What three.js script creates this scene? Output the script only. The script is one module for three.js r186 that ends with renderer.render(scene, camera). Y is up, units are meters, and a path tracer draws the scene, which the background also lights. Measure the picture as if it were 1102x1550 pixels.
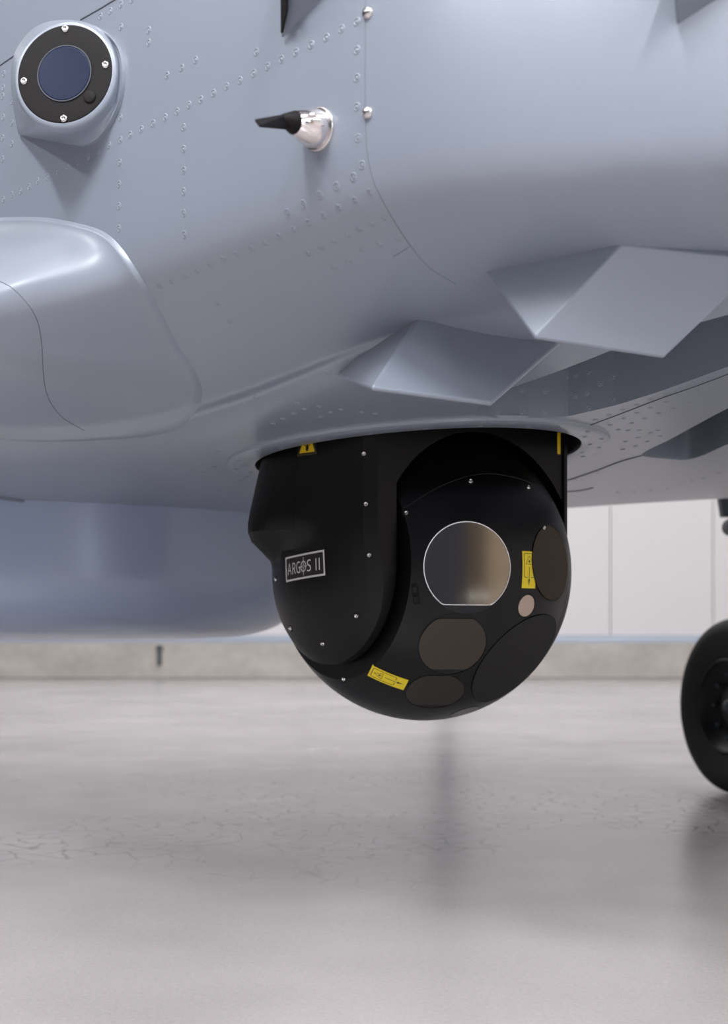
import * as THREE from 'three';
import { RoundedBoxGeometry } from 'three/addons/geometries/RoundedBoxGeometry.js';
import { ConvexGeometry } from 'three/addons/geometries/ConvexGeometry.js';
import { mergeGeometries, mergeVertices, toCreasedNormals } from 'three/addons/utils/BufferGeometryUtils.js';
import { RectAreaLightUniformsLib } from 'three/addons/lights/RectAreaLightUniformsLib.js';
import { ImprovedNoise } from 'three/addons/math/ImprovedNoise.js';
import { Brush, Evaluator, SUBTRACTION, INTERSECTION } from 'three-bvh-csg';
import { MeshBVH } from 'three-mesh-bvh';

// ---------------------------------------------------------------- camera, light, exposure
const F = 1900, HORIZON = 985, EYE = 0.36;               // focal length and horizon row in pixels of the 1102 x 1550 frame, eye height in metres
const scene = new THREE.Scene();
scene.background = new THREE.Color(0x000000);
const camera = new THREE.PerspectiveCamera(2 * Math.atan(HORIZON / F) * 180 / Math.PI, 1102 / 1550, 0.05, 80);
camera.position.set(0, EYE, 0);
camera.lookAt(0, EYE, -1);
const fullH = HORIZON * 2, fullW = fullH * 1102 / 1550;
camera.setViewOffset(fullW, fullH, (fullW - 1102) / 2, 0, 1102, 1550);
camera.focus = 1.36;
camera.userData.fStop = 5;
const renderer = new THREE.WebGLRenderer({ antialias: true });
renderer.toneMapping = THREE.LinearToneMapping;
renderer.toneMappingExposure = 1.06;
renderer.shadowMap.enabled = true;
RectAreaLightUniformsLib.init();
const LAMP_POWER = 41, LAMP_COLOR = new THREE.Color(0.975, 0.985, 1.0), WINDOW_POWER = 3.5;
// the hangar's ceiling lamps: x, z, share of the full power
const LAMPS = [[-6, 7.5, 0.3], [-2, 7.5, 0.3], [2, 7.5, 0.3], [6, 7.5, 0.3], [-6, 3.7, 1.8], [-2, 3.7, 4.2], [2, 3.7, 2.6], [6, 3.7, 1.2], [-6, -0.8, 0.2], [-2, -0.8, 0.2], [2, -0.8, 0.2], [6, -0.8, 0.2], [-6, -8, 0.3], [-2, -8, 0.3], [2, -8, 0.3], [6, -8, 0.3], [-6, -12.4, 0.6], [-2, -12.4, 0.6], [2, -12.4, 0.6], [6, -12.4, 0.6]];
const CEIL = 6.2;

// ---------------------------------------------------------------- helpers
const V = (x, y, z) => new THREE.Vector3(x, y, z);
const at = (px, py, Z) => V((px - 551) / F * Z, EYE + (HORIZON - py) / F * Z, -Z);
const atY = (px, py, Y) => at(px, py, F * Y / (HORIZON - py));     // Y above the eye
let seed = 12345;
const rnd = () => { seed = (seed * 1664525 + 1013904223) % 4294967296; return seed / 4294967296; };
const noise = new ImprovedNoise();
const used = {};
function numbered(name) { const n = used[name] = (used[name] ?? -1) + 1; return n ? `${name}_${String(n).padStart(3, '0')}` : name; }
function shadows(o) { o.castShadow = o.receiveShadow = true; return o; }
function thing(name, label, category, pos = [0, 0, 0], group) {
  const o = new THREE.Group(); o.name = numbered(name); o.position.set(...pos);
  o.userData = { label, category }; if (group) o.userData.group = group;
  scene.add(o); return o;
}
function part(name, geo, mat, parent, label) {
  const m = shadows(new THREE.Mesh(geo, mat)); m.name = numbered(name);
  if (label) m.userData.label = label;
  parent.add(m); return m;
}
function struct(name, parent = scene) { const o = new THREE.Group(); o.name = name; if (parent === scene) o.userData.kind = 'structure'; parent.add(o); return o; }
function structMesh(name, geo, mat, parent = scene) { const m = shadows(new THREE.Mesh(geo, mat)); m.name = parent === scene ? name : numbered(name); if (parent === scene) m.userData.kind = 'structure'; parent.add(m); return m; }
const shift = (geo, p) => geo.translate(p.x, p.y, p.z);
function box(w, h, d, x = 0, y = 0, z = 0) { return new THREE.BoxGeometry(w, h, d).translate(x, y, z); }
// world-space surface that can be hit by rays
class Surf {
  constructor(geo) { this.bvh = new MeshBVH(geo.clone(), { indirect: true }); this.geo = this.bvh.geometry; }
  cast(o, d) {
    const h = this.bvh.raycastFirst(new THREE.Ray(o, d), THREE.DoubleSide);
    if (!h) return null;
    const n = this.normalAt(h); if (n.dot(d) > 0) n.negate();
    return { p: h.point.clone(), n };
  }
  normalAt(h) {
    const { a, b, c } = h.face, P = this.geo.attributes.position, N = this.geo.attributes.normal;
    const va = V().fromBufferAttribute(P, a), vb = V().fromBufferAttribute(P, b), vc = V().fromBufferAttribute(P, c);
    const w = THREE.Triangle.getBarycoord(h.point, va, vb, vc, V()) ?? V(1 / 3, 1 / 3, 1 / 3);
    return V().addScaledVector(V().fromBufferAttribute(N, a), w.x).addScaledVector(V().fromBufferAttribute(N, b), w.y).addScaledVector(V().fromBufferAttribute(N, c), w.z).normalize();
  }
  px(x, y) { const o = V(0, EYE, 0); return this.cast(o, at(x, y, 1).sub(o).normalize()); }
  up(x, z, y0 = EYE + 0.02) { return this.cast(V(x, y0, z), V(0, 1, 0)); }
}
const frameQ = (n, upHint = V(0, 1, 0)) => {            // +z -> n, +y close to upHint
  const x = V().crossVectors(upHint, n); if (x.lengthSq() < 1e-6) x.set(1, 0, 0); x.normalize();
  return new THREE.Quaternion().setFromRotationMatrix(new THREE.Matrix4().makeBasis(x, V().crossVectors(n, x).normalize(), n));
};
function lathe(pts, seg = 24) { return new THREE.LatheGeometry(pts.map(p => new THREE.Vector2(p[0], p[1])), seg).rotateX(Math.PI / 2); }   // axis along +z
function gridGeo(rows, wrapU = false) {                // rows: arrays of Vector3, same length
  const n = rows[0].length, pos = [], uv = [], idx = [];
  rows.forEach((r, j) => r.forEach((p, i) => { pos.push(p.x, p.y, p.z); uv.push(i / (n - 1), j / (rows.length - 1)); }));
  const w = wrapU ? n : n - 1;
  for (let j = 0; j < rows.length - 1; j++) for (let i = 0; i < w; i++) {
    const a = j * n + i, b = j * n + (i + 1) % n, c = a + n, d = b + n;
    idx.push(a, b, d, a, d, c);
  }
  const g = new THREE.BufferGeometry();
  g.setAttribute('position', new THREE.Float32BufferAttribute(pos, 3));
  g.setAttribute('uv', new THREE.Float32BufferAttribute(uv, 2));
  g.setIndex(idx); g.computeVertexNormals(); return g;
}
function flip(g) { const i = g.index.array; for (let k = 0; k < i.length; k += 3) { const t = i[k]; i[k] = i[k + 1]; i[k + 1] = t; } g.computeVertexNormals(); return g; }
function boxUV(geo, s = 1) {                           // uv in metres from the dominant normal
  const P = geo.attributes.position, N = geo.attributes.normal, uv = new Float32Array(P.count * 2);
  for (let i = 0; i < P.count; i++) {
    const ax = Math.abs(N.getX(i)), ay = Math.abs(N.getY(i)), az = Math.abs(N.getZ(i));
    const [u, v] = ay >= ax && ay >= az ? [P.getX(i), P.getZ(i)] : ax > az ? [P.getZ(i), P.getY(i)] : [P.getX(i), P.getY(i)];
    uv[2 * i] = u * s; uv[2 * i + 1] = v * s;
  }
  geo.setAttribute('uv', new THREE.BufferAttribute(uv, 2)); return geo;
}
function dataTex(size, fn, srgb = false) {
  const d = new Uint8Array(size * size * 4);
  for (let y = 0; y < size; y++) for (let x = 0; x < size; x++) { const c = fn(x, y), k = (y * size + x) * 4; d[k] = c[0]; d[k + 1] = c[1]; d[k + 2] = c[2]; d[k + 3] = 255; }
  const t = new THREE.DataTexture(d, size, size); t.wrapS = t.wrapT = THREE.RepeatWrapping; t.magFilter = THREE.LinearFilter; t.minFilter = THREE.LinearMipmapLinearFilter; t.generateMipmaps = true;
  if (srgb) t.colorSpace = THREE.SRGBColorSpace; t.needsUpdate = true; return t;
}
function canvasTex(w, h, draw) { const c = document.createElement('canvas'); c.width = w; c.height = h; draw(c.getContext('2d'), w, h); const t = new THREE.CanvasTexture(c); t.colorSpace = THREE.SRGBColorSpace; return t; }

// ---------------------------------------------------------------- materials
// concrete with a net of fine cracks, scuffs and trowel clouds, 4 m a side
function concrete() {
  const S = 2048, M = 66, cell = S / M, pts = [];
  for (let j = 0; j < M; j++) for (let i = 0; i < M; i++) pts.push([(i + rnd()) * cell, (j + rnd()) * cell]);
  const per = (x, y, f, o) => {                       // periodic noise by blending
    const u = x / S, v = y / S, n = (a, b) => noise.noise(a * f, b * f, o);
    return n(u, v) * (1 - u) * (1 - v) + n(u - 1, v) * u * (1 - v) + n(u, v - 1) * (1 - u) * v + n(u - 1, v - 1) * u * v;
  };
  const H = new Float32Array(S * S), Rr = new Float32Array(S * S);
  const lowN = 256, low = new Float32Array(lowN * lowN), warpx = new Float32Array(lowN * lowN), warpy = new Float32Array(lowN * lowN), mask = new Float32Array(lowN * lowN);
  for (let j = 0; j < lowN; j++) for (let i = 0; i < lowN; i++) {
    const k = j * lowN + i, x = i * S / lowN, y = j * S / lowN;
    low[k] = per(x, y, 4, 1.3) * 0.6 + per(x, y, 11, 5.1) * 0.4 + per(x, y, 30, 8.1) * 0.25;
    warpx[k] = per(x, y, 26, 11.7) * 34 + per(x, y, 90, 2.7) * 12; warpy[k] = per(x, y, 26, 17.9) * 34 + per(x, y, 90, 4.7) * 12; mask[k] = per(x, y, 6, 23.3) + 0.5 * per(x, y, 17, 29.3);
  }
  const bil = (A, x, y) => { const u = x * lowN / S, v = y * lowN / S, i = Math.floor(u), j = Math.floor(v), a = u - i, b = v - j, g = (p, q) => A[(q % lowN) * lowN + p % lowN]; return (g(i, j) * (1 - a) + g(i + 1, j) * a) * (1 - b) + (g(i, j + 1) * (1 - a) + g(i + 1, j + 1) * a) * b; };
  for (let y = 0; y < S; y++) for (let x = 0; x < S; x++) {
    const wx = x + bil(warpx, x, y), wy = y + bil(warpy, x, y), ci = Math.floor(wx / cell), cj = Math.floor(wy / cell);
    let d1 = 1e9, d2 = 1e9;
    for (let b = -1; b <= 1; b++) for (let a = -1; a <= 1; a++) {
      const ii = ((ci + a) % M + M) % M, jj = ((cj + b) % M + M) % M, p = pts[jj * M + ii];
      const dx = p[0] + (ci + a - ii) * cell - wx, dy = p[1] + (cj + b - jj) * cell - wy, d = dx * dx + dy * dy;
      if (d < d1) { d2 = d1; d1 = d; } else if (d < d2) d2 = d;
    }
    const vv = y / S, e = Math.sqrt(d2) - Math.sqrt(d1), m = THREE.MathUtils.smoothstep(vv, 0.02, 0.12) * (1 - THREE.MathUtils.smoothstep(vv, 0.46, 0.58)) * THREE.MathUtils.smoothstep(bil(mask, x, y), -0.2, 0.3);
    const crack = Math.max(0, 1 - e / 2.3) * m, l = bil(low, x, y);
    H[y * S + x] = l * 32 + (rnd() - 0.5) * 9 - crack * 85;
    Rr[y * S + x] = l * 40 + crack * 12;
  }
  // arcs scuffed by tyres
  for (let k = 0; k < 12; k++) {
    const cx = rnd() * S, cy = rnd() * S, r = 60 + rnd() * 220, a0 = rnd() * 7, da = 0.6 + rnd(), dark = rnd() < 0.7 ? -9 : 6;
    for (let w = 0; w < 3; w++) for (let t = 0; t < 1; t += 0.4 / r) {
      const a = a0 + t * da, rr = r + w * 5, x = Math.round(cx + Math.cos(a) * rr + S) % S, y = Math.round(cy + Math.sin(a) * rr + S) % S;
      if (x >= 0 && y >= 0) H[y * S + x] += dark * Math.sin(Math.PI * t) * rnd();
    }
  }
  const q = v => Math.max(0, Math.min(255, v));
  return {
    map: dataTex(S, (x, y) => { const h = H[y * S + x]; return [q(157 + h), q(151.5 + h), q(151.5 + h)]; }, true),
    rough: dataTex(S, (x, y) => { const r = q(64 + Rr[y * S + x] * 0.35); return [r, r, r]; }),
  };
}
const con = concrete();
const grain = dataTex(512, () => { const v = 120 + rnd() * 16; return [v, v, v]; });
const paint = (hex, rough, extra = {}) => new THREE.MeshPhysicalMaterial({ color: hex, roughness: rough, bumpMap: grain, bumpScale: 0.0001, clearcoat: 0.8, clearcoatRoughness: 0.27, ...extra });
const M = {
  floor: new THREE.MeshStandardMaterial({ map: con.map, roughnessMap: con.rough, roughness: 1 }),
  skin: paint(0x838a97, 0.42),
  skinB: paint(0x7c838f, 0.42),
  well: new THREE.MeshStandardMaterial({ color: 0x0b0a0a, roughness: 0.8 }),
  seam: new THREE.MeshStandardMaterial({ color: 0x4c4f58, roughness: 0.7 }),
  faint: new THREE.MeshStandardMaterial({ color: 0x696e79, roughness: 0.6 }),
  lip: paint(0x838a97, 0.38),
  radome: paint(0x9aa7c2, 0.42),
  black: new THREE.MeshPhysicalMaterial({ color: 0x090808, roughness: 0.4, specularIntensity: 0.5, bumpMap: grain, bumpScale: 0.00008 }),
  ball: new THREE.MeshPhysicalMaterial({ color: 0x09090c, roughness: 0.34, specularIntensity: 0.55, bumpMap: grain, bumpScale: 0.00005 }),
  gap: new THREE.MeshStandardMaterial({ color: 0x050505, roughness: 0.9 }),
  mirror: new THREE.MeshPhysicalMaterial({ color: 0xa59a8e, metalness: 1, roughness: 0.06 }),
  mirrorDark: new THREE.MeshPhysicalMaterial({ color: 0x332a25, metalness: 1, roughness: 0.07 }),
  brown: new THREE.MeshPhysicalMaterial({ color: 0x3a332c, roughness: 0.3, metalness: 0.4 }),
  brownDark: new THREE.MeshPhysicalMaterial({ color: 0x2d2823, roughness: 0.32, metalness: 0.35 }),
  darkGlass: new THREE.MeshPhysicalMaterial({ color: 0x0e0d0b, roughness: 0.34, specularIntensity: 0.35 }),
  rose: new THREE.MeshPhysicalMaterial({ color: 0xb8a496, metalness: 0.6, roughness: 0.35 }),
  steel: new THREE.MeshStandardMaterial({ color: 0xc9c4c4, metalness: 1, roughness: 0.22 }),
  chrome: new THREE.MeshStandardMaterial({ color: 0xe2dcdc, metalness: 1, roughness: 0.1 }),
  rubber: new THREE.MeshStandardMaterial({ color: 0x0a0909, roughness: 0.72 }),
  rim: new THREE.MeshStandardMaterial({ color: 0x121214, roughness: 0.45, metalness: 0.3 }),
  gear: new THREE.MeshStandardMaterial({ color: 0x3d474d, roughness: 0.5 }),
  bezel: new THREE.MeshPhysicalMaterial({ color: 0x110d0f, roughness: 0.6, specularIntensity: 0.4 }),
  lens: new THREE.MeshPhysicalMaterial({ color: 0x18213a, roughness: 0.25, specularIntensity: 0.3 }),
  antenna: new THREE.MeshStandardMaterial({ color: 0x747b88, roughness: 0.45 }),
  panel: new THREE.MeshStandardMaterial({ color: 0xd2cecf, roughness: 0.5 }),
  joint: new THREE.MeshStandardMaterial({ color: 0xd2d0d3, roughness: 0.7 }),
  trim: new THREE.MeshStandardMaterial({ color: 0xa6adbb, roughness: 0.35, metalness: 0.2 }),
  plinth: new THREE.MeshStandardMaterial({ color: 0xfffaf3, roughness: 0.8, map: dataTex(256, (x, y) => { const v = 182 + 14 * noise.noise(x / 40, y / 25, 3) + 8 * noise.noise(x / 9, y / 9, 7); return [v - 5, v - 8, v - 9]; }, true) }),
  wall: new THREE.MeshStandardMaterial({ color: 0xc9c0b6, roughness: 0.8 }),
  wallDark: new THREE.MeshStandardMaterial({ color: 0x4a4b4e, roughness: 0.8 }),
  yellow: new THREE.MeshStandardMaterial({ color: 0xd9b61c, roughness: 0.5 }),
  wallMid: new THREE.MeshStandardMaterial({ color: 0x5e5f62, roughness: 0.8 }),
  daylight: new THREE.MeshStandardMaterial({ color: 0xffffff, emissive: new THREE.Color(0.82, 0.91, 1.0), emissiveIntensity: 5 }),
  ceiling: new THREE.MeshStandardMaterial({ color: 0xd0cfcf, roughness: 0.9 }),
  lampBody: new THREE.MeshStandardMaterial({ color: 0xcfd2d4, roughness: 0.5 }),
  lampGlow: new THREE.MeshStandardMaterial({ color: 0xffffff, emissive: LAMP_COLOR, emissiveIntensity: 12 }),
  wood: new THREE.MeshStandardMaterial({ color: 0xb8ae9f, roughness: 0.75 }),
  post: new THREE.MeshStandardMaterial({ color: 0x2c3547, roughness: 0.6 }),
};

// ---------------------------------------------------------------- the setting
const WALL_Z = -16.3;
{
  const g = boxUV(box(24, 0.3, 30, 0, -0.15, -3), 1 / 4);
  structMesh('floor', g, M.floor);
  structMesh('ceiling', box(24, 0.3, 30, 0, CEIL + 0.15, -3), M.ceiling);
  structMesh('wall_left', box(0.3, CEIL, 30, -11.85, CEIL / 2, -3), M.wallDark);
  structMesh('wall_right', box(0.3, CEIL, 30, 11.85, CEIL / 2, -3), M.wall);
  structMesh('wall_front', box(24, CEIL, 0.3, 0, CEIL / 2, 11.85), M.wallMid);
  const wb = struct('wall_back');
  structMesh('wall_core', box(24, CEIL, 0.3, 0, CEIL / 2, WALL_Z - 0.25), M.joint, wb);
  const pw = 1.335, g0 = new RoundedBoxGeometry(pw - 0.010, CEIL - 0.56, 0.08, 2, 0.008);
  for (let k = -9; k < 9; k++) { const p = structMesh('panel', g0, M.panel, wb); p.position.set(3.205 - pw / 2 + k * pw + pw, 0.56 + (CEIL - 0.56) / 2, WALL_Z - 0.06); }
  structMesh('trim_1', new RoundedBoxGeometry(23.6, 0.1, 0.1, 2, 0.015).translate(0, 0.51, WALL_Z - 0.04), M.trim);
  const pl = boxUV(new RoundedBoxGeometry(23.6, 0.46, 0.16, 2, 0.02).translate(0, 0.23, WALL_Z - 0.02), 0.3);
  structMesh('baseboard_back', pl, M.plinth);
}
// tall daylight window in the front wall, behind the camera and to its right
{
  const w = struct('window_1'); w.position.set(7.4, 2.6, 11.66); w.rotation.y = -Math.PI / 2;
  structMesh('pane', box(0.03, 5.0, 4.4), M.daylight, w);
  for (const z of [-2.25, -0.75, 0.75, 2.25]) structMesh('mullion', new RoundedBoxGeometry(0.08, 5.1, 0.1, 2, 0.01).translate(-0.03, 0, z), M.trim, w);
  for (const y of [-2.5, 0, 2.5]) structMesh('rail', new RoundedBoxGeometry(0.08, 0.1, 4.6, 2, 0.01).translate(-0.03, y, 0), M.trim, w);
  const l = new THREE.RectAreaLight(new THREE.Color(0.82, 0.91, 1.0), WINDOW_POWER, 4.4, 5.0); l.position.set(-0.12, 0, 0); l.rotation.y = Math.PI / 2; l.castShadow = true; w.add(l);
}
// ceiling lamps
{
  const W = 0.4, L = 2.8;
  LAMPS.forEach(([x, z, share]) => {
    const t = thing('ceiling_lamp', 'long white ceiling lamp high in the hangar roof', 'lamp', [x, CEIL - 0.1, z], 'hangar ceiling lamps');
    part('housing', new RoundedBoxGeometry(W + 0.1, 0.1, L + 0.1, 2, 0.02).translate(0, 0.05, 0), M.lampBody, t);
    part('diffuser', new RoundedBoxGeometry(W, 0.03, L, 2, 0.01).translate(0, -0.012, 0), M.lampGlow, t);
    const l = new THREE.RectAreaLight(LAMP_COLOR, LAMP_POWER * share, W, L);
    l.position.set(0, -0.04, 0); l.rotation.x = -Math.PI / 2; l.castShadow = true; t.add(l);
  });
}

// ---------------------------------------------------------------- the aircraft's fuselage
const bs = t => [(1 - t) ** 3 / 6, (3 * t ** 3 - 6 * t * t + 4) / 6, (-3 * t ** 3 + 3 * t * t + 3 * t + 1) / 6, t ** 3 / 6];
const COL = [-150, 0, 180, 370, 553, 700, 880, 1102, 1280];
const NET = [];
{
  const byZ = (ys, zs) => COL.map((x, i) => at(x, ys[i], zs[i]));
  const byY = (ys, Y) => COL.map((x, i) => atY(x, ys[i], Y[i]));
  const f = a => Array(9).fill(a);
  NET.push(COL.map((x, i) => V((x - 551) / F * 3.5, EYE + 0.55, -3.5)));        // far side, low
  NET.push(COL.map((x, i) => V((x - 551) / F * 3.5, EYE + 1.0, -3.5)));
  NET.push(COL.map((x, i) => V((x - 551) / F * 2.4, EYE + 1.4, -2.5)));         // over the top
  NET.push(COL.map((x, i) => V((x - 551) / F * 1.5, EYE + 1.2, -1.62 + 0.02 * i)));
  NET.push(byZ(f(-420), [1.62, 1.44, 1.27, 1.15, 1.04, .99, .955, .94, .935]));
  NET.push(byZ([-60, -80, -100, -140, -180, -220, -240, -240, -240], [1.59, 1.40, 1.23, 1.105, 1.005, .955, .93, .92, .92]));
  NET.push(byZ([270, 220, 160, 90, 20, -20, -50, -80, -90], [1.585, 1.395, 1.225, 1.10, 1.0, .945, .92, .91, .91]));
  NET.push(byZ([470, 435, 390, 325, 262, 235, 220, 205, 195], [1.605, 1.415, 1.245, 1.115, 1.012, .957, .926, .916, .92]));
  NET.push(byZ([535, 505, 450, 385, 330, 315, 310, 300, 290], [1.635, 1.445, 1.275, 1.14, 1.045, .985, .955, .945, .95]));
  NET.push(byZ([610, 600, 575, 530, 455, 420, 405, 390, 380], [1.72, 1.55, 1.455, 1.285, 1.145, 1.09, 1.06, 1.05, 1.05]));
  NET.push(byY([640, 640, 634, 585, 505, 470, 452, 432, 417], [.320, .305, .288, .289, .303, .3131, .3184, .3245, .3288]));
  NET.push(byY([648, 648, 644, 595, 514, 478, 460, 440, 425], [.318, .302, .284, .2855, .3005, .3103, .3156, .3213, .3257]));
  NET.push(byY([664, 665, 662, 611, 524, 484, 466, 446, 431], [.306, .289, .2705, .2725, .294, .308, .3133, .3191, .3236]));
  NET.push(byY([672, 674, 671, 621, 534, 494, 476, 456, 441], [.302, .285, .2675, .2695, .2895, .3039, .3094, .3154, .3201]));
  NET.push(byY([700, 708, 702, 655, 595, 565, 545, 525, 515], [.285, .268, .256, .257, .265, .272, .282, .296, .305]));
  NET.push(byY([728, 735, 736, 725, 700, 695, 685, 665, 655], [.27, .258, .25, .255, .265, .274, .284, .303, .315]));
  NET.push(byY([742, 753, 768, 779, 781, 777, 760, 754, 752], [.26, .25, .247, .250, .26, .272, .285, .308, .325]));
  NET.push(COL.map((x, i) => V((x - 551) / F * 2.95, EYE + [.28, .28, .28, .28, .29, .30, .32, .35, .37][i], -2.95)));
  // carry the body on beyond both sides of the frame
  for (const r of NET) {
    const l = r[0].clone().multiplyScalar(2).sub(r[1]), l2 = l.clone().multiplyScalar(2).sub(r[0]);
    const n = r.length, e = r[n - 1].clone().multiplyScalar(2).sub(r[n - 2]), e2 = e.clone().addScaledVector(e.clone().sub(r[n - 1]), 2.5);
    r.unshift(l2, l); r.push(e, e2);
  }
}
function bodyGeo() {
  const nr = NET.length, nc = NET[0].length, SU = 22, SV = 16, rows = [];
  for (let j = 0; j < nr * SV; j++) {
    const jj = Math.floor(j / SV), wv = bs((j % SV) / SV), row = [];
    for (let i = 0; i <= (nc - 3) * SU; i++) {
      const ii = Math.min(Math.floor(i / SU), nc - 4), wu = bs(i / SU - ii), p = V(0, 0, 0);
      for (let b = 0; b < 4; b++) for (let a = 0; a < 4; a++) p.addScaledVector(NET[(jj + b) % nr][ii + a], wv[b] * wu[a]);
      row.push(p);
    }
    rows.push(row);
  }
  // close: wrap in v, caps at both u ends
  const n = rows[0].length, pos = [], idx = [];
  rows.forEach(r => r.forEach(p => pos.push(p.x, p.y, p.z)));
  const R = rows.length;
  for (let j = 0; j < R; j++) for (let i = 0; i < n - 1; i++) { const a = j * n + i, b = a + 1, c = ((j + 1) % R) * n + i, d = c + 1; idx.push(a, d, b, a, c, d); }
  for (const i of [0, n - 1]) {
    const c = V(0, 0, 0); rows.forEach(r => c.addScaledVector(r[i], 1 / R)); const k = pos.length / 3; pos.push(c.x, c.y, c.z);
    for (let j = 0; j < R; j++) { const a = j * n + i, b = ((j + 1) % R) * n + i; i === 0 ? idx.push(k, b, a) : idx.push(k, a, b); }
  }
  const g = new THREE.BufferGeometry();
  g.setAttribute('position', new THREE.Float32BufferAttribute(pos, 3)); g.setIndex(idx); g.computeVertexNormals();
  boxUV(g, 8); return g;
}
const evaluator = new Evaluator(); evaluator.attributes = ['position', 'normal', 'uv'];
function csg(aGeo, bGeo, op, am, bm) {
  const a = new Brush(aGeo, am), b = new Brush(bGeo, bm); a.updateMatrixWorld(); b.updateMatrixWorld();
  evaluator.useGroups = !!am; const r = evaluator.evaluate(a, b, op); return r;
}
const TUR = V(0.0815, EYE + 0.107, -1.74);             // centre of the turret's ball
const WELL = V(0.074, 0, -1.74), WELL_R = 0.2245, RING_R = 0.262;
const solid = bodyGeo();
{ // outward check
  const i = solid.index.array; let vol = 0; const P = solid.attributes.position, a = V(), b = V(), c = V();
  for (let k = 0; k < i.length; k += 3) { a.fromBufferAttribute(P, i[k]); b.fromBufferAttribute(P, i[k + 1]); c.fromBufferAttribute(P, i[k + 2]); vol += a.dot(b.clone().cross(c)); }
  if (vol < 0) flip(solid);
}
const hull = new Surf(solid);
const onBelly = (px, py) => hull.px(px, py).p;
function prism(list, y0, y1, r = 0.12) {                // vertical prism over belly points given as [px, py]
  const pts = list.map(([x, y]) => { const p = onBelly(x, y); return new THREE.Vector2(p.x, -p.z); });
  const c = new THREE.CatmullRomCurve3(pts.map(p => V(p.x, p.y, 0)), true, 'catmullrom', r).getPoints(90);
  const s = new THREE.Shape(c.map(p => new THREE.Vector2(p.x, p.y)));
  return new THREE.ExtrudeGeometry(s, { depth: y1 - y0, bevelEnabled: false }).rotateX(-Math.PI / 2).translate(0, y0, 0);
}
let body = csg(solid, new THREE.CylinderGeometry(WELL_R, WELL_R, 0.4, 96).translate(WELL.x, EYE + 0.3, WELL.z), SUBTRACTION, M.skin, M.well);
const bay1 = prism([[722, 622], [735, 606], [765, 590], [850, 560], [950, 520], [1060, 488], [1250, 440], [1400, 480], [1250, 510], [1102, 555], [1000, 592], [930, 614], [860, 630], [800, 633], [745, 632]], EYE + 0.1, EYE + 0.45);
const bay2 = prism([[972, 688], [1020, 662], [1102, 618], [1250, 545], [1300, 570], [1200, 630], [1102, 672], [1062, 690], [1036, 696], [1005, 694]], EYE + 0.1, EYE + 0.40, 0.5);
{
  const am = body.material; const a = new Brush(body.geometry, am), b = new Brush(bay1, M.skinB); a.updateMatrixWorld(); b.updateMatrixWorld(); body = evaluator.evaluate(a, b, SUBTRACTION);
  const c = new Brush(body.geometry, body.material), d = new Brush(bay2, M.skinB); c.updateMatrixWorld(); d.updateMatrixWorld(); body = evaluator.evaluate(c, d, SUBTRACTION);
}
const fuselage = thing('aircraft_fuselage', 'pale blue-grey riveted aircraft fuselage filling the upper half of the picture', 'aircraft');
part('skin', body.geometry, body.material, fuselage);
const skin = new Surf(body.geometry);

// strip of sealant or lip that follows the skin through pixels
function follow(list, r, mat, name, lift = 0, surf = skin, parent = fuselage, closed = false, label) {
  const c = new THREE.CatmullRomCurve3(list.map(([x, y]) => V(x, y, 0)), closed, 'centripetal'), n = list.length * 8, pts = [];
  for (let i = 0; i <= n; i++) { const q = c.getPoint(i / n), h = surf.px(q.x, q.y); if (h) pts.push(h.p.addScaledVector(h.n, lift)); }
  return part(name, new THREE.TubeGeometry(new THREE.CatmullRomCurve3(pts), n, r, 6), mat, parent, label);
}
// the doubler plate around the turret's opening, 3 mm proud of the belly
{
  const rows = [], N = 160, prof = [[WELL_R, 0.004], [WELL_R, -0.0035], [WELL_R + 0.003, -0.0045], [WELL_R + 0.02, -0.0045], [RING_R - 0.004, -0.0045], [RING_R, -0.0032], [RING_R + 0.0012, 0.003]];
  for (const [r, dy] of prof) {
    const row = [];
    for (let i = 0; i < N; i++) { const a = i / N * 2 * Math.PI, x = WELL.x + Math.cos(a) * r, z = WELL.z + Math.sin(a) * r, h = hull.up(x, z); row.push(V(x, (h ? h.p.y : EYE + 0.27) + dy, z)); }
    rows.push(row);
  }
  part('ring_plate', toCreasedNormals(boxUV(flip(gridGeo(rows, true)), 8), 0.7), M.skin, fuselage, 'raised riveted plate around the turret opening');
}

// ---- bulged fairing on the flank, lower left
const blister = (() => {
  const out = new THREE.CatmullRomCurve3([[40, 325], [110, 333], [165, 352], [205, 400], [245, 470], [275, 528], [302, 568], [310, 598], [298, 628], [270, 652], [150, 668], [0, 668], [-150, 640], [-260, 560], [-280, 450], [-180, 360], [-70, 335]].map(([x, y]) => V(x, y, 0)), true, 'centripetal');
  const N = 150, K = 34, rows = [];
  const ring = Array.from({ length: N }, (_, i) => out.getPointAt(i / N));
  const nrm = V(-0.6, 0.02, 0.8).normalize();
  for (let k = 0; k <= K; k++) {
    const t = k / K, row = [];                         // t = 0 at the rim
    for (let i = 0; i < N; i++) {
      const cx = Math.max(-140, Math.min(72, ring[i].x)), cy = 512 - (72 - cx) * 0.12;   // crest line of the bulge
      const s = 1 - t * 0.9995, x = cx + (ring[i].x - cx) * s, y = cy + (ring[i].y - cy) * s, h = hull.px(x, y) ?? { p: at(x, y, 1.7), n: nrm.clone() };
      const d = 1 - s, prof = k === 0 ? -0.004 : 0.003 + 0.115 * d * d * (3 - 2 * d);
      row.push(h.p.clone().addScaledVector(nrm.clone().lerp(h.n, k < 2 ? 0.8 : 0.25).normalize(), prof));
    }
    rows.push(row);
  }
  const g = boxUV(gridGeo(rows, true), 8);
  return g;
})();
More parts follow.
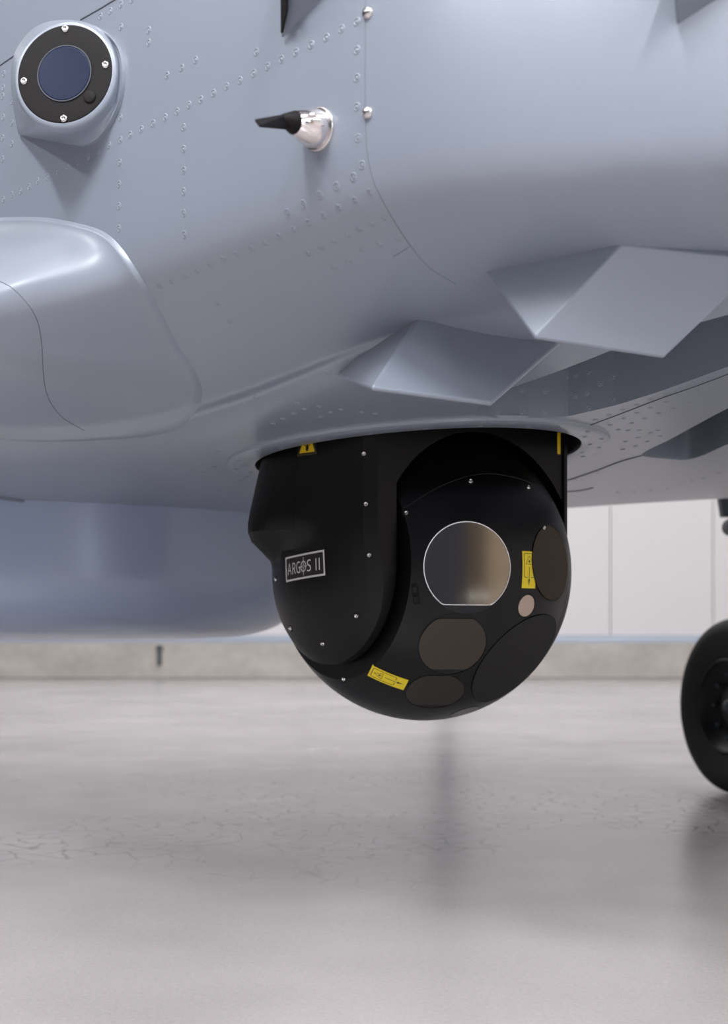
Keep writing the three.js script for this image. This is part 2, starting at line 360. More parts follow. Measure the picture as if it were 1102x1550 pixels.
{
  // normals must face the camera
  const P = blister.attributes.position, N = blister.attributes.normal, m = Math.floor(P.count * 0.8);
  if (N.getZ(m) < 0) flip(blister);
  part('bulge_fairing', blister, M.skin, fuselage, 'smooth rounded bulge on the flank');
}
const blisterS = new Surf(blister);
follow([[-20, 424], [5, 428], [32, 448], [55, 482], [63, 520], [66, 570], [74, 605], [95, 632], [128, 652]], 0.0005, M.faint, 'panel_seam', 0, blisterS);

// panel seams
follow([[553, -40], [553, 60], [553, 160], [556, 230], [566, 275], [588, 320], [620, 370], [650, 405], [690, 430]], 0.0006, M.faint, 'panel_seam', -0.0003);
follow([[-10, 106], [25, 82]], 0.0011, M.seam, 'panel_seam', -0.0003);
follow([[122, 30], [150, 14], [190, -10]], 0.0011, M.seam, 'panel_seam', -0.0003);
follow([[595, 389], [620, 374]], 0.0006, M.faint, 'panel_seam', -0.0003);
follow([[889, 645], [940, 626], [1000, 603], [1060, 582], [1110, 563]], 0.0012, M.seam, 'panel_seam', -0.0003);
follow([[856, 728], [900, 713], [940, 698], [972, 689]], 0.0016, M.seam, 'panel_seam', -0.0003);
follow([[858, 744], [880, 742], [898, 738]], 0.0016, M.seam, 'panel_seam', -0.0003);
follow([[0, 752], [60, 760], [140, 768], [230, 773], [320, 776], [400, 778]], 0.004, M.skin, 'joint_bead', 0.001);

// rivets
{
  const g = lathe([[0, 0.0006], [0.0013, 0.0005], [0.0018, -0.0001], [0.0021, -0.0001], [0.0028, 0.0008], [0.0041, -0.0002]], 14);
  const list = [[182, 212], [197, 204], [214, 196], [232, 187], [250, 178], [268, 169], [286, 159], [304, 151], [323, 141], [343, 131], [363, 122], [384, 111], [405, 101], [426, 90], [448, 79], [471, 68], [494, 57], [517, 44],
    [182, 178], [278, 193], [278, 226], [225, 46], [225, 65], [253, 114], [275, 103], [296, 91], [388, 79], [450, 48], [540, 33], [540, 76], [540, 118], [540, 162], [542, 209], [183, 7], [167, 17], [183, 41], [152, 25], [200, 0], [540, -8],
    [165, 220], [148, 229], [133, 237], [117, 245], [102, 252], [87, 260], [72, 268], [57, 274], [44, 283], [31, 290], [18, 295], [5, 302], [6, 112], [20, 105], [5, 133], [18, 125], [4, 146], [18, 154], [5, 178], [18, 186], [4, 209], [18, 218], [4, 241],
    [181, 246], [180, 279], [180, 312], [180, 346], [278, 258], [278, 290], [278, 323], [279, 355],
    [241, 433], [260, 426], [279, 419], [298, 410], [318, 402], [338, 393], [359, 385], [380, 376], [401, 368], [422, 358], [444, 348], [467, 337], [490, 327], [513, 316], [537, 304], [560, 292],
    [435, 322], [459, 309], [484, 296], [509, 282], [535, 268], [548, 250], [467, 384], [486, 375], [505, 366], [526, 356], [543, 347], [562, 338], [581, 329], [505, 405], [527, 395], [548, 378], [575, 370], [603, 361], [328, 460], [348, 487],
    [497, 564], [511, 571], [542, 576], [387, 602], [418, 605], [451, 610], [484, 615], [461, 619], [445, 626], [429, 634], [414, 641], [516, 620], [501, 624], [485, 631], [548, 624], [568, 626],
    [329, 682], [314, 688], [302, 695], [324, 706], [306, 714], [288, 700], [275, 712], [255, 700], [240, 712], [370, 724], [363, 727], [345, 735], [330, 742], [300, 745], [275, 752],
    [901, 635], [922, 628], [943, 620], [964, 612], [985, 604], [1008, 596], [1031, 587], [1052, 579], [1073, 571], [1097, 563], [924, 643], [944, 633], [964, 625], [985, 617], [1009, 608], [1031, 599], [1055, 590],
    [936, 650], [956, 640], [976, 633], [997, 625], [1019, 618], [1044, 609], [951, 651], [968, 651], [996, 651], [985, 655], [966, 662], [947, 668], [1000, 660], [980, 668], [962, 675], [943, 680],
    [905, 715], [887, 720], [871, 726], [1088, 716], [1065, 724], [1048, 728], [1031, 734], [1010, 739], [985, 742], [960, 744], [935, 745],
    [755, 622], [791, 590], [791, 624], [826, 592], [826, 622], [859, 570], [871, 568], [891, 562], [929, 569], [909, 580], [861, 596], [871, 599], [888, 595], [929, 602], [891, 618]];
  const put = (h) => { const m = part('rivet', g, M.lip, fuselage); m.position.copy(h.p); m.quaternion.copy(frameQ(h.n)); };
  for (const [x, y] of list) { const b = blisterS.px(x, y), h = skin.px(x, y); if (h && !(b && b.p.distanceTo(V(0, EYE, 0)) < h.p.distanceTo(V(0, EYE, 0)))) put(h); }
  for (let k = 0; k < 44; k++) {                        // two staggered rows around the opening
    const a = k / 44 * 2 * Math.PI, r = k % 2 ? 0.236 : 0.252, x = WELL.x + Math.cos(a) * r, z = WELL.z + Math.sin(a) * r, h = hull.up(x, z);
    if (h) { h.p.y -= 0.0045; put(h); }
  }
  for (const [x, y] of [[557, 20], [557, 171]]) {
    const h = skin.px(x, y), m = part('screw', lathe([[0, 0.004], [0.003, 0.0036], [0.0046, 0.0018], [0.005, 0]], 18), M.steel, fuselage, 'polished steel screw head'); m.position.copy(h.p); m.quaternion.copy(frameQ(h.n));
  }
}

// ---------------------------------------------------------------- wedge fairings under the fuselage
function rounded(points, r) {                          // convex hull of small balls: a solid with rounded edges
  const s = new THREE.IcosahedronGeometry(r, 2).attributes.position, all = [];
  for (const p of points) for (let i = 0; i < s.count; i++) all.push(V(p.x + s.getX(i), p.y + s.getY(i), p.z + s.getZ(i)));
  const g = new ConvexGeometry(all); return boxUV(toCreasedNormals(mergeVertices(g, 1e-6), 0.1), 8);
}
const near = (x, y, dz) => { const p = hull.px(x, y).p; return at(x, y, -p.z - dz); };   // a point dz metres in front of the skin
const sk = (x, y, lift = 0) => { const h = hull.px(x, y); return h.p.addScaledVector(h.n, lift); };
function onPlane(px, py, a, b, c) { const n = V().crossVectors(b.clone().sub(a), c.clone().sub(a)), o = V(0, EYE, 0), d = at(px, py, 1).sub(o); return o.addScaledVector(d, a.clone().sub(o).dot(n) / d.dot(n)); }
{
  const A = sk(637, 487), B = sk(842, 520), D = at(567, 587, 1.13), C = onPlane(741, 609, A, B, D), E = sk(516, 567), G = sk(560, 536);
  const t = thing('wedge_fairing', 'smaller grey wedge-shaped fairing nearest the black turret', 'fairing');
  part('shell', rounded([A, B, C, D, E, G, sk(642, 492, -0.02), sk(835, 524, -0.02), sk(735, 600, -0.02), sk(575, 580, -0.02), sk(530, 562, -0.02)], 0.003), M.skin, t);
}
{
  const P1 = sk(741, 413), P2 = sk(940, 373), P3 = at(813, 508, 1.035), P4 = at(1002, 536, 1.055), P6 = onPlane(1135, 395, P2, P3, P4), P5 = onPlane(1102, 440, P2, P3, P4);
  const t = thing('wedge_fairing', 'larger grey faceted wedge fairing at the right, above the smaller one', 'fairing');
  part('shell', rounded([P1, P2, P3, P4, P6, P5, sk(750, 415, -0.02), sk(940, 380, -0.02), sk(815, 490, -0.02), sk(985, 480, -0.03), sk(1125, 400, -0.03)], 0.003), M.skin, t);
}
// blades at the top edge of the picture
{
  const T = sk(428, 54), L = near(426, -70, 0.05), Rr = sk(560, -70), L2 = sk(426, -70);
  const t = thing('scoop', 'grey wedge scoop with a black mouth at the top edge, left of centre', 'scoop');
  part('shell', rounded([T, L, Rr, L2, near(426, 0, 0.025)], 0.001), M.antenna, t);
  const q = rounded([near(427, 48, 0.008), near(427, -60, 0.05), near(435, -60, 0.05), near(434, 15, 0.022)], 0.0012);
  part('mouth', q, M.gap, t, 'black open mouth');
}
{
  const a = sk(1027, 33), b = near(1020, -40, 0.03), c = sk(1180, -60), d = sk(1022, -60);
  const t = thing('blade_antenna', 'dark grey blade at the top right corner', 'antenna');
  part('blade', rounded([a, b, c, d], 0.0012), M.antenna, t);
}

// ---------------------------------------------------------------- round warning sensor, top left
{
  const t = thing('warning_sensor', 'round sensor with black face and blue lens in a grey housing, top left', 'sensor');
  const n = V(-0.17, 0.04, 0.98).normalize(), c = at(98, 112, 1.235), q = frameQ(n), X = V(1, 0, 0).applyQuaternion(q), Y = V(0, 1, 0).applyQuaternion(q);
  const disc = (a, r, off) => c.clone().addScaledVector(X, Math.cos(a) * r).addScaledVector(Y, Math.sin(a) * r).addScaledVector(n, off);
  const k = 1.05 * 1.235 / F, R0 = 80 * k, N = 96;
  const base = new THREE.CatmullRomCurve3([[190, 118], [182, 72], [150, 42], [105, 32], [60, 42], [28, 80], [22, 120], [25, 160], [31, 196], [33, 204], [40, 207], [80, 214], [118, 221], [128, 222], [152, 212], [180, 168]].map(([x, y]) => V(x, y, 0)), true, 'centripetal').getSpacedPoints(400);
  const cb = [104, 122];
  const foot = a => { let best = null, bd = 1e9; for (const p of base) { const d = Math.atan2(-(p.y - cb[1]), p.x - cb[0]) - a, w = Math.abs(Math.atan2(Math.sin(d), Math.cos(d))); if (w < bd) { bd = w; best = p; } } return hull.px(best.x, best.y); };
  const rows = [[], [], [], [], [], [], [], [], []];
  for (let i = 0; i < N; i++) {
    const a = i / N * 2 * Math.PI, f = foot(a), b = f.p.clone().addScaledVector(f.n, -0.004), top = disc(a, R0, -0.014), lip = f.p.clone().addScaledVector(f.n, 0.004);
    rows[0].push(b); rows[1].push(lip); rows[2].push(lip.clone().lerp(top, 0.06)); rows[3].push(lip.clone().lerp(top, 0.6)); rows[4].push(disc(a, R0 + 0.0005, -0.011)); rows[5].push(disc(a, R0, -0.004));
    rows[6].push(disc(a, R0 - 0.0015, -0.0018)); rows[7].push(disc(a, R0 - 0.004, 0)); rows[8].push(disc(a, R0 - 0.0078, -0.0005));
  }
  const g = gridGeo(rows, true); part('housing', boxUV(g, 8), M.skin, t);
  const place = (m, x, y, off) => { m.position.copy(c).addScaledVector(X, x).addScaledVector(Y, y).addScaledVector(n, off); m.quaternion.copy(q); return m; };
  place(part('bezel', lathe([[27 * k, -0.003], [27 * k, 0.0012], [40 * k, 0.0016], [70 * k, 0.0016], [73 * k, 0.0004], [74.5 * k, -0.003], [27 * k, -0.003]], 72), M.bezel, t, 'black face plate'), 0, 0, -0.001);
  place(part('lens', lathe([[0, 0.0006], [38 * k, 0.0006], [39.5 * k, 0.0003], [40.5 * k, -0.002], [0, -0.002]], 64), M.lens, t, 'dark blue glass lens'), 0, 0, 0.0012);
  place(part('lens_ring', new THREE.TorusGeometry(40.5 * k, 0.0007, 8, 72), M.seam, t), 0, 0, 0.0012);
  for (const [x, y] of [[0, 66], [0, -66], [-62, -6], [62, 8]]) {
    const s = place(part('screw', lathe([[0, 0.0004], [0.0013, 0.0004], [0.0017, 0.0012], [0.003, 0.0011], [0.0036, 0]], 20), M.steel, t, 'steel screw'), x * k, y * k, 0.001);
  }
  place(part('knob', lathe([[0, 0.0016], [0.005, 0.0015], [0.0062, 0.0008], [0.0065, 0]], 24), M.bezel, t, 'small black button'), 39 * k, -37 * k, 0.001);
}

// ---------------------------------------------------------------- vane probe
{
  const h = skin.px(482, 196), t = thing('vane_probe', 'polished metal cone probe with a black vane pointing left', 'probe', h.p.toArray());
  const n = h.n.clone().add(V(0, 0.0, 0)).normalize(), q = frameQ(n);
  const set = m => { m.quaternion.copy(q); return m; };
  set(part('flange', lathe([[0, 0.003], [0.0165, 0.003], [0.018, 0.001], [0.018, -0.003]], 40), M.steel, t));
  set(part('cone', lathe([[0.0152, 0.002], [0.0158, 0.008], [0.0085, 0.03], [0, 0.03]], 40), M.chrome, t, 'mirror-bright metal cone'));
  set(part('boot', lathe([[0.0087, 0.0275], [0.0094, 0.0285], [0.0045, 0.041], [0, 0.043]], 32), M.bezel, t, 'black conical boot'));
  const p0 = h.p.clone().addScaledVector(n, 0.036), p1 = at(388, 186, 0.985), pts = [p0.clone().add(V(0, 0.0045, 0)), p0.clone().add(V(0, -0.006, 0)), p1.clone().add(V(0, 0.0018, 0)), p1.clone().add(V(0.003, -0.0022, 0))];
  const g = rounded(pts, 0.0012).translate(-h.p.x, -h.p.y, -h.p.z);
  part('vane', g, M.bezel, t, 'black flat vane');
}

// ---------------------------------------------------------------- belly radome, lower left
{
  const c = at(95, 800, 2.62), t = thing('belly_radome', 'large blue-grey drum radome hanging under the belly, left of the turret', 'radome', [c.x, 0, c.z]);
  const y0 = EYE + 0.026, R = 0.50;
  const pr = [[0, y0], [R - 0.2, y0 + 0.001], [R - 0.12, y0 + 0.007], [R - 0.06, y0 + 0.024], [R - 0.025, y0 + 0.05], [R - 0.006, y0 + 0.085], [R, y0 + 0.125], [R + 0.004, y0 + 0.24], [R + 0.004, y0 + 0.30], [0, y0 + 0.30]];
  const curve = new THREE.SplineCurve(pr.slice(1, 9).map(p => new THREE.Vector2(...p))).getPoints(48);
  const g = new THREE.LatheGeometry([new THREE.Vector2(0.0001, y0), ...curve, new THREE.Vector2(0.0001, y0 + 0.30)], 128);
  part('drum', boxUV(g, 8), M.radome, t);
}

// ---------------------------------------------------------------- the camera turret
{
  const t = thing('camera_turret', 'black ball camera turret with mirrored windows hanging under the fuselage', 'camera', TUR.toArray());
  const PHI = 38 * Math.PI / 180, e = V(-Math.cos(PHI), 0, Math.sin(PHI)), f = V(Math.sin(PHI), 0, Math.cos(PHI));
  const L = (ff, y, ee) => V(0, y, 0).addScaledVector(f, ff).addScaledVector(e, ee);
  const R = 0.2035, basis = new THREE.Matrix4().makeBasis(f, V(0, 1, 0), e.clone());      // x=f, y=up, z=e  (right-handed check below)
  const world = new THREE.Matrix4().makeTranslation(TUR.x, TUR.y, TUR.z);
  const surfOf = g => new Surf(g.clone().applyMatrix4(world));
  const loc = p => p.clone().sub(TUR);
  // ball with facets for its windows
  let ball = new THREE.SphereGeometry(R, 128, 96);
  const rough = surfOf(ball);
  const slab = new THREE.BoxGeometry(0.6, 0.6, 0.286).applyMatrix4(basis);
  ball = csg(ball, slab, INTERSECTION).geometry;
  const wins = [
    ['main_window', 710, 858, 0.0565, M.mirror, 'mirror-like main window with a straight lower edge', [-0.047]],
    ['window', 686, 978, 0.0435, M.brown, 'round brown window below the mirror', [-0.036, 0.036]],
    ['window', 659, 1050, 0.0385, M.brownDark, 'brown oval window near the bottom', [-0.03, 0.034]],
    ['window', 839, 852, 0.049, M.mirrorDark, 'dark mirror window at the right edge', []],
    ['window', 797, 917, 0.0148, M.rose, 'small pale round lens', []],
    ['window', 789, 1007, 0.0735, M.darkGlass, 'large black window at lower right', []],
    ['window', 704, 1078, 0.021, M.brown, 'small window at the underside', []],
  ];
  for (const w of wins) {
    const n = loc(rough.px(w[1], w[2]).p).normalize(); w.n = n; w.d = Math.sqrt(R * R - w[3] * w[3]) - 0.0012;
    w.q = frameQ(n);
    const cut = new THREE.CylinderGeometry(w[3] + 0.0006, w[3] + 0.0006, 0.06, 72).rotateX(Math.PI / 2).translate(0, 0, 0.03 + w.d).applyQuaternion(w.q);
    ball = csg(ball, cut, SUBTRACTION).geometry;
  }
  part('ball', ball, M.ball, t, 'satin black ball');
  const discShape = (r, chords) => {
    const s = [];
    for (let i = 0; i < 96; i++) { const a = i / 96 * 2 * Math.PI; let x = Math.cos(a) * r, y = Math.sin(a) * r; for (const c of chords) y = c < 0 ? Math.max(y, c) : Math.min(y, c); s.push(new THREE.Vector2(x, y)); }
    return new THREE.Shape(s);
  };
  for (const w of wins) {
    const [name, , , r, mat, label, ch] = w;
    if (ch.length) {                                   // the flat part of the facet beside a straight edge is ball-coloured
      const fill = new THREE.ExtrudeGeometry(discShape(r, []), { depth: 0.0006, bevelEnabled: false }); const m = part('window_seat', fill, M.ball, t); m.position.copy(w.n).multiplyScalar(w.d); m.quaternion.copy(w.q);
    }
    const g = new THREE.ExtrudeGeometry(discShape(r - 0.0012, ch), { depth: 0.0012, bevelEnabled: true, bevelSize: 0.0004, bevelThickness: 0.0004, bevelSegments: 2 });
    const m = part(name, g, mat, t, label); m.position.copy(w.n).multiplyScalar(w.d + 0.0002); m.quaternion.copy(w.q);
    if (name === 'main_window') {
      const o = discShape(r, ch); o.holes.push(discShape(r - 0.0011, ch.map(c => c + 0.0011)));
      const rm = part('rim', new THREE.ExtrudeGeometry(o, { depth: 0.0026, bevelEnabled: false }), M.steel, m, 'thin bright rim');
    }
  }
  // the two arms of the yoke
  const RA = 0.125, ss = THREE.MathUtils.smoothstep;
  function armGeo(side) {
    const out = [];                                     // outline: kind, y, angle
    const top = 0.27;
    for (let i = 0; i <= 22; i++) out.push([0, top * (1 - i / 22)]);
    for (let i = 1; i < 44; i++) out.push([1, -Math.PI * i / 44]);
    for (let i = 0; i <= 22; i++) out.push([2, top * i / 22]);
    const fy = (o, r) => o[0] === 0 ? [r, o[1]] : o[0] === 2 ? [-r, o[1]] : [r * Math.cos(o[1]), r * Math.sin(o[1])];
    const face = (ff, y, s) => {
      const up = 0.193 + 0.012 * (1 - (ff / 0.112) ** 2), lo = Math.sqrt(Math.max(0.001, 0.2085 ** 2 - ff * ff - Math.min(0, y) ** 2));
      if (side < 0) return lo - 0.006 - 0.13 * Math.max(0, y - 0.01);
      let v = THREE.MathUtils.lerp(lo, up, ss(y, -0.07, 0.05) * ss(ff, -0.12, 0.03));
      v += (0.043 - 0.27 * Math.max(0, y - 0.065)) * ss(y, 0.026 * ss(ff, -0.1, -0.02), 0.045 + 0.012 * ss(ff, -0.1, -0.02)) * (1 - ss(ff, -0.1, 0.06)) * ss(s, 0.012, 0.03);
      return v;
    };
    const rows = [[0.03, 0.150], [0, 0.150], [0, 0.152]].map(([s, ee]) => out.map(o => { const [a, b] = fy(o, RA - s); return L(a, b, ee * side); }));
    const fe = (o) => { const [a, b] = fy(o, 1); return ss(o[0] === 1 ? Math.sin(-o[1]) * -1 + 1 : 1, 0, 1) * 1; };
    rows.push(out.map(o => { const [a, b] = fy(o, RA), [a2, b2] = fy(o, RA - 0.013); return L(a, b, Math.max(0.156, face(a2, b2, 0) - 0.013) * side); }));
    for (let k = 0; k <= 22; k++) { const s = 0.013 + (RA - 0.0132) * (k / 22) ** 1.0; rows.push(out.map(o => { const [a, b] = fy(o, RA - s); return L(a, b, face(a, b, s - 0.013) * side); })); }
    const g = gridGeo(rows); if (side < 0) flip(g);
    const P = g.attributes.position, Nn = g.attributes.normal; let sum = 0; for (let i = P.count - 300; i < P.count; i++) sum += V().fromBufferAttribute(Nn, i).dot(e) * side; if (sum < 0) flip(g);
    return toCreasedNormals(g, 0.42);
  }
  const arm = armGeo(1);
  part('yoke_arm', arm, M.black, t); const farArm = armGeo(-1); part('yoke_arm', farArm, M.black, t);
  const armS = surfOf(arm), farS = surfOf(farArm), ballS = surfOf(ball);
  let yokeS;
  // the yoke between the arms: block with a round hollow for the ball
  {
    let y = new THREE.BoxGeometry(0.33, 0.30, 0.31).translate(-0.043, 0.115, 0).applyMatrix4(basis);
    y = csg(y, new THREE.CylinderGeometry(0.194, 0.194, 0.8, 96), INTERSECTION).geometry;
    y = csg(y, new THREE.SphereGeometry(0.2165, 96, 64), SUBTRACTION).geometry;
    part('yoke', y, M.black, t, 'black yoke body above the ball'); yokeS = surfOf(y);
  }
  part('collar', new THREE.CylinderGeometry(0.19, 0.19, 0.1, 96).translate(WELL.x - TUR.x, 0.255, 0), M.gap, t);
  // seam of the front cover
  {
    const c = new THREE.CatmullRomCurve3([[600, 776], [615, 767], [662, 738], [711, 720], [743, 717], [784, 724], [811, 735], [839, 762]].map(([x, y]) => V(x, y, 0)), false, 'centripetal'), pts = [];
    for (let i = 0; i <= 60; i++) { const q = c.getPoint(i / 60), h = ballS.px(q.x, q.y); if (h) pts.push(loc(h.p)); }
    part('cover_seam', new THREE.TubeGeometry(new THREE.CatmullRomCurve3(pts), 90, 0.0009, 6), M.ball, t);
  }
  // screws
  const screwG = lathe([[0, 0.0012], [0.0013, 0.0012], [0.0018, 0.0026], [0.0026, 0.0024], [0.0031, 0]], 18), cupG = lathe([[0, 0.0004], [0.004, 0.0004], [0.0052, -0.0004]], 20);
  const nearest = (x, y) => { const a = armS.px(x, y), b = ballS.px(x, y), o = V(0, EYE, 0); return !a ? b : !b ? a : a.p.distanceTo(o) < b.p.distanceTo(o) ? a : b; };
  for (const [x, y] of [[551, 687], [554, 763], [559, 840], [540, 932], [489, 974], [440, 951], [418, 877], [521, 1028], [712, 729], [615, 777], [799, 738], [822, 799]]) {
    const h = nearest(x, y); if (!h) continue;
    const q = frameQ(h.n), p = loc(h.p);
    const b = part('screw', screwG, M.steel, t, 'small steel screw'); b.position.copy(p); b.quaternion.copy(q);
    const c = part('screw_recess', cupG, M.gap, t); c.position.copy(p); c.quaternion.copy(q);
  }
  // labels: plates that follow the surface
  function plate(name, px, py, dirx, diry, w, h, tex, label, surf, extra = {}) {
    const c = surf.px(px, py), c2 = surf.px(px + dirx, py + diry);
    const X = c2.p.clone().sub(c.p); X.addScaledVector(c.n, -X.dot(c.n)).normalize(); const Y = V().crossVectors(c.n, X), rows = [], Nx = 40, Ny = 24;
    for (let j = 0; j <= Ny; j++) { const row = []; for (let i = 0; i <= Nx; i++) { const o = c.p.clone().addScaledVector(X, (i / Nx - 0.5) * w).addScaledVector(Y, (j / Ny - 0.5) * h), k = surf.cast(o.clone().addScaledVector(c.n, 0.05), c.n.clone().negate()); row.push(loc(k ? k.p.addScaledVector(c.n, 0.0006) : o.addScaledVector(c.n, 0.0006))); } rows.push(row); }
    const g = gridGeo(rows); return part(name, g, new THREE.MeshStandardMaterial({ map: tex, roughness: 0.45, ...extra }), t, label);
  }
  const nameTex = canvasTex(512, 210, (c, w, h) => {
    c.fillStyle = '#cfccc8'; c.fillRect(0, 0, w, h); c.fillStyle = '#191416'; c.beginPath(); c.roundRect(16, 16, w - 32, h - 32, 10); c.fill();
    c.fillStyle = '#d4d1cd'; c.strokeStyle = '#d4d1cd'; c.font = '124px sans-serif'; c.textBaseline = 'middle'; c.textAlign = 'left';
    const put = (s, x, wd) => { c.save(); c.translate(x, h / 2 + 4); const m = c.measureText(s).width; c.scale(wd / m, 1.08); c.fillText(s, 0, 0); c.restore(); };
    put('A', 32, 62); put('R', 98, 58); put('G', 158, 64); put('S', 298, 60); c.fillRect(408, 58, 11, 100); c.fillRect(446, 58, 11, 100);
    c.lineWidth = 9; c.beginPath(); c.ellipse(258, h / 2 + 2, 31, 42, 0, 0, 7); c.stroke(); c.lineWidth = 6;
    c.beginPath(); c.moveTo(258, 30); c.lineTo(258, 92); c.moveTo(258, 122); c.lineTo(258, 184); c.moveTo(212, 107); c.lineTo(248, 107); c.moveTo(268, 107); c.lineTo(304, 107); c.stroke(); c.lineWidth = 4; c.strokeRect(248, 97, 20, 20);
  });
  plate('name_plate', 459.5, 857, 20, -3.6, 0.084, 0.0325, nameTex, 'black plate with white border and lettering', armS);
  const beam = canvasTex(200, 420, (c, w, h) => {
    c.fillStyle = '#e9cf1c'; c.fillRect(0, 0, w, h); c.strokeStyle = '#3a3010'; c.lineWidth = 8;
    c.beginPath(); c.moveTo(76, 296); c.lineTo(46, 296); c.arcTo(26, 296, 26, 270, 20); c.lineTo(26, 46); c.arcTo(26, 26, 46, 26, 20); c.lineTo(154, 26); c.arcTo(174, 26, 174, 46, 20); c.lineTo(174, 276); c.arcTo(174, 296, 154, 296, 20); c.lineTo(124, 296); c.stroke();
    c.lineWidth = 6; c.beginPath(); c.moveTo(100, 52); c.lineTo(150, 146); c.lineTo(50, 146); c.closePath(); c.stroke();
    c.fillStyle = '#3a3010'; c.beginPath(); c.arc(100, 116, 11, 0, 7); c.fill(); c.lineWidth = 4; for (let k = 0; k < 8; k++) { c.beginPath(); c.moveTo(100, 116); c.lineTo(100 + Math.cos(k * .785) * 20, 116 + Math.sin(k * .785) * 20); c.stroke(); }
    c.lineWidth = 9; c.beginPath(); c.moveTo(100, 180); c.lineTo(100, 330); c.stroke(); c.beginPath(); c.moveTo(100, 392); c.lineTo(84, 318); c.lineTo(116, 318); c.fill();
  });
  plate('warning_label', 801, 862.5, 8, 0.6, 0.024, 0.0465, beam, 'yellow upright laser warning label', ballS);
  plate('warning_label', 587, 1027, 10, -20, 0.022, 0.0500, beam, 'yellow slanted laser warning label', ballS);
  const tri = canvasTex(256, 256, (c, w, h) => {
    c.fillStyle = '#0d0c0c'; c.fillRect(0, 0, w, h); c.strokeStyle = '#8a7522'; c.lineWidth = 3; c.lineJoin = 'round';
    c.beginPath(); c.moveTo(128, 8); c.lineTo(250, 246); c.lineTo(6, 246); c.closePath(); c.stroke();
    c.fillStyle = '#d9b61c'; c.beginPath(); c.moveTo(128, 34); c.lineTo(230, 232); c.lineTo(26, 232); c.closePath(); c.fill();
    c.fillStyle = '#1b1508'; c.beginPath(); c.ellipse(128, 196, 20, 26, 0, 0, 7); c.fill(); c.beginPath(); c.ellipse(128, 158, 15, 16, 0, 0, 7); c.fill(); c.beginPath(); c.ellipse(104, 132, 26, 11, -0.5, 0, 7); c.fill(); c.beginPath(); c.ellipse(150, 126, 14, 24, 0.3, 0, 7); c.fill();
    c.strokeStyle = '#1b1508'; c.lineWidth = 7; for (const s of [-1, 1]) for (const yy of [160, 185]) { c.beginPath(); c.moveTo(128, yy); c.lineTo(128 + s * 42, yy - 14); c.stroke(); }
  });
  plate('warning_label', 466, 665, 20, -3, 0.034, 0.042, tri, 'yellow warning triangle at the top of the arm', armS);
  {
    const o = V(0, EYE, 0), h = [farS.px(846, 671), yokeS.px(846, 671)].filter(Boolean).sort((a, b) => a.p.distanceTo(o) - b.p.distanceTo(o))[0];
    if (h) { const m = part('warning_label', new RoundedBoxGeometry(0.006, 0.03, 0.001, 1, 0.0004), M.yellow, t, 'yellow label on the far arm, mostly hidden'); m.position.copy(loc(h.p)); m.quaternion.copy(frameQ(h.n)); }
  }
  // black connector by the mirror
  {
    const h = ballS.px(629, 899), q = frameQ(h.n, V(-0.1, 1, 0)), m = part('connector', new RoundedBoxGeometry(0.008, 0.026, 0.006, 2, 0.002), M.gap, t, 'small black socket'); m.position.copy(loc(h.p)); m.quaternion.copy(q);
    for (const d of [-0.006, 0.006]) part('socket_pin', new RoundedBoxGeometry(0.0055, 0.008, 0.003, 2, 0.001).translate(0, d, 0.003), M.ball, m);
  }
}

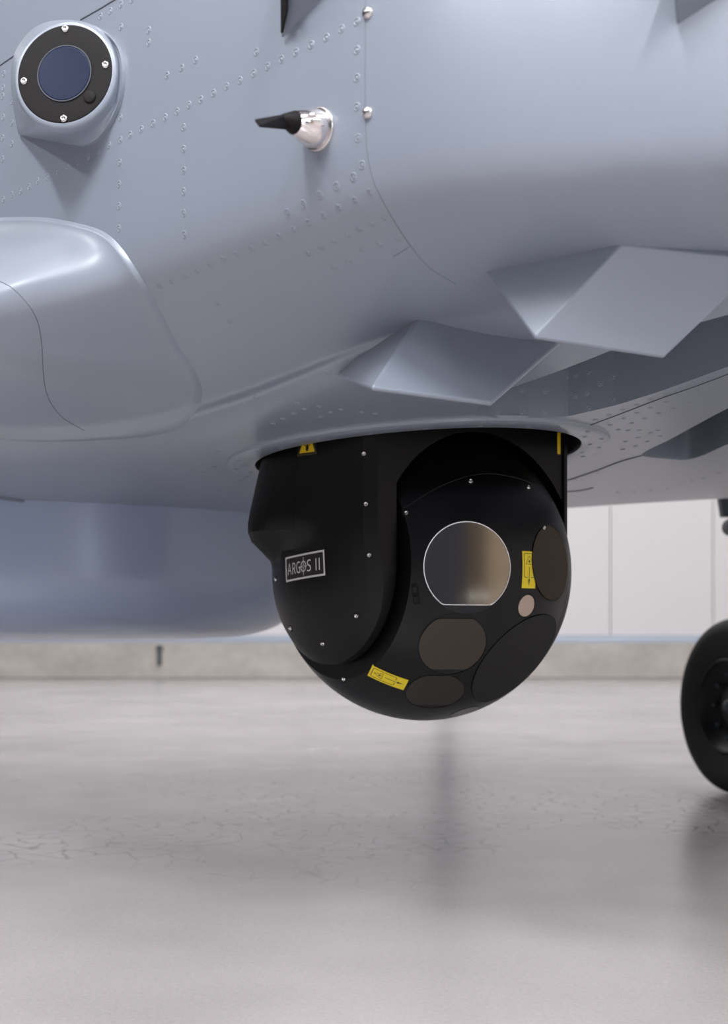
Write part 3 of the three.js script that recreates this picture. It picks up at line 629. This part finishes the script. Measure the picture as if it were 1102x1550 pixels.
// ---------------------------------------------------------------- landing gear, right edge
{
  const Z = 3.137, X = (1126 - 551) / F * Z, t = thing('landing_gear', 'black landing gear wheel standing on the floor at the right edge', 'wheel', [X, 0, -Z]);
  const az = -18 * Math.PI / 180, Rw = 0.222, hw = 0.062;
  const dir = V(Math.sin(az), 0, -Math.cos(az)), n = V().crossVectors(V(0, 1, 0), dir).normalize(); if (n.x > 0) n.negate();
  const q = frameQ(n);
  const prof = [[0.115, -hw * 0.8], [0.15, -hw * 0.95], [0.185, -hw], [0.208, -hw * 0.82], [0.219, -hw * 0.5], [Rw, 0], [0.219, hw * 0.5], [0.208, hw * 0.82], [0.185, hw], [0.15, hw * 0.95], [0.115, hw * 0.8], [0.11, hw * 0.5], [0.11, -hw * 0.5], [0.115, -hw * 0.8]];
  const up = V(0, Rw, 0), set = (m, z = 0, x = 0, y = 0) => { m.position.copy(up).addScaledVector(n, z).addScaledVector(V(1, 0, 0).applyQuaternion(q), x).addScaledVector(V(0, 1, 0).applyQuaternion(q), y); m.quaternion.copy(q); return m; };
  const sp = new THREE.SplineCurve(prof.map(p => new THREE.Vector2(...p))).getPoints(70);
  set(part('tyre', new THREE.LatheGeometry(sp, 96).rotateX(Math.PI / 2), M.rubber, t));
  const rim = set(part('rim', lathe([[0, -0.04], [0.118, -0.045], [0.121, 0.05], [0.117, 0.058], [0.112, 0.056], [0.105, 0.03], [0.06, 0.022], [0.045, 0.036], [0, 0.038]], 72), M.rim, t));
  for (let k = 0; k < 10; k++) { const a = k / 10 * 2 * Math.PI; set(part('bolt', lathe([[0, 0.006], [0.006, 0.006], [0.0065, 0]], 6), M.gear, t, 'grey hub bolt'), 0.028, Math.cos(a) * 0.085, Math.sin(a) * 0.085); }
  for (let k = 0; k < 9; k++) { const a = k / 9 * 2 * Math.PI + 0.2; set(part('hub_hole', lathe([[0, 0.0012], [0.014, 0.0012], [0.0145, 0]], 20), M.gap, t), 0.0245, Math.cos(a) * 0.062, Math.sin(a) * 0.062); }
  set(part('hub_cap', lathe([[0, 0.02], [0.012, 0.018], [0.02, 0.004], [0.021, 0]], 28), M.gear, t, 'grey hub cap'), 0.036);
  const s2 = p => p.clone().sub(t.position);
  const legG = new THREE.CylinderGeometry(0.03, 0.034, 0.62, 24).translate(0.16, Rw + 0.3, 0.05);
  part('leg', legG, M.gear, t);
  part('axle', new THREE.CylinderGeometry(0.02, 0.02, 0.2, 20).rotateZ(Math.PI / 2).applyQuaternion(new THREE.Quaternion().setFromUnitVectors(V(-1, 0, 0), n)).translate(0.08, Rw, 0.02), M.gear, t);
  const d0 = at(1091, 742, Z), d1 = at(1097, 779, Z), d2 = at(1160, 779, Z), d3 = at(1160, 730, Z);
  part('door', rounded([d0, d1, d2, d3].flatMap(p => [s2(p), s2(p).add(V(0.0, 0, -0.03))]), 0.004), M.gear, t, 'dark grey gear door');
  const k = at(1110, 797, Z), kk = part('pivot', new THREE.CylinderGeometry(0.022, 0.022, 0.05, 24).rotateX(Math.PI / 2), M.gear, t); kk.position.copy(s2(k));
}

// ---------------------------------------------------------------- things behind the camera, seen only mirrored in the turret's windows
{
  const t = thing('tool_cabinet', 'tall dark cabinet behind the photographer, mirrored in the main window', 'cabinet', [4.32, 0, 6.2]);
  part('carcass', new RoundedBoxGeometry(0.9, 2.6, 0.5, 2, 0.02).translate(0, 1.3, 0), M.post, t);
  for (const s of [-1, 1]) { const d = part('door', new RoundedBoxGeometry(0.43, 2.5, 0.03, 2, 0.01).translate(s * 0.22, 1.3, -0.262), M.post, t); part('handle', new RoundedBoxGeometry(0.02, 0.16, 0.03, 2, 0.006).translate(s * 0.05, 1.3, -0.285), M.steel, d); }
  const c = thing('wooden_crate', 'tan wooden crate behind the photographer, mirrored in the main window', 'crate', [5.75, 0, 6.4]);
  for (let k = 0; k < 9; k++) part('plank', new RoundedBoxGeometry(1.4, 0.235, 0.6, 1, 0.01).translate(0, 0.12 + k * 0.245, 0), M.wood, c);
  for (const s of [-1, 1]) part('batten', new RoundedBoxGeometry(0.1, 2.2, 0.03, 1, 0.006).translate(s * 0.6, 1.1, -0.315), M.wood, c);
}

// ---------------------------------------------------------------- things by the far wall
{
  const Z = 16.1, x = (676 - 551) / F * Z, t = thing('wall_post', 'dark post at the far wall hidden behind the turret, seen only mirrored in the floor', 'post', [x, 0, -Z]);
  part('shaft', new RoundedBoxGeometry(0.17, 4.6, 0.14, 2, 0.02).translate(0, 2.3, 0.02), M.post, t);
  part('foot', new RoundedBoxGeometry(0.26, 0.04, 0.2, 2, 0.01).translate(0, 0.02, 0.02), M.post, t);
  const y = thing('wall_bracket', 'small dark bracket on the far concrete plinth, left of the turret', 'bracket', [(241 - 551) / F * 16.2, 0.2, -16.2]);
  part('bar', new RoundedBoxGeometry(0.05, 0.26, 0.06, 2, 0.01).translate(0, 0.1, -0.02), M.gear, y);
  part('clip', new RoundedBoxGeometry(0.09, 0.04, 0.05, 2, 0.01).translate(0, 0.2, -0.02), M.gear, y);
}
renderer.render(scene, camera);
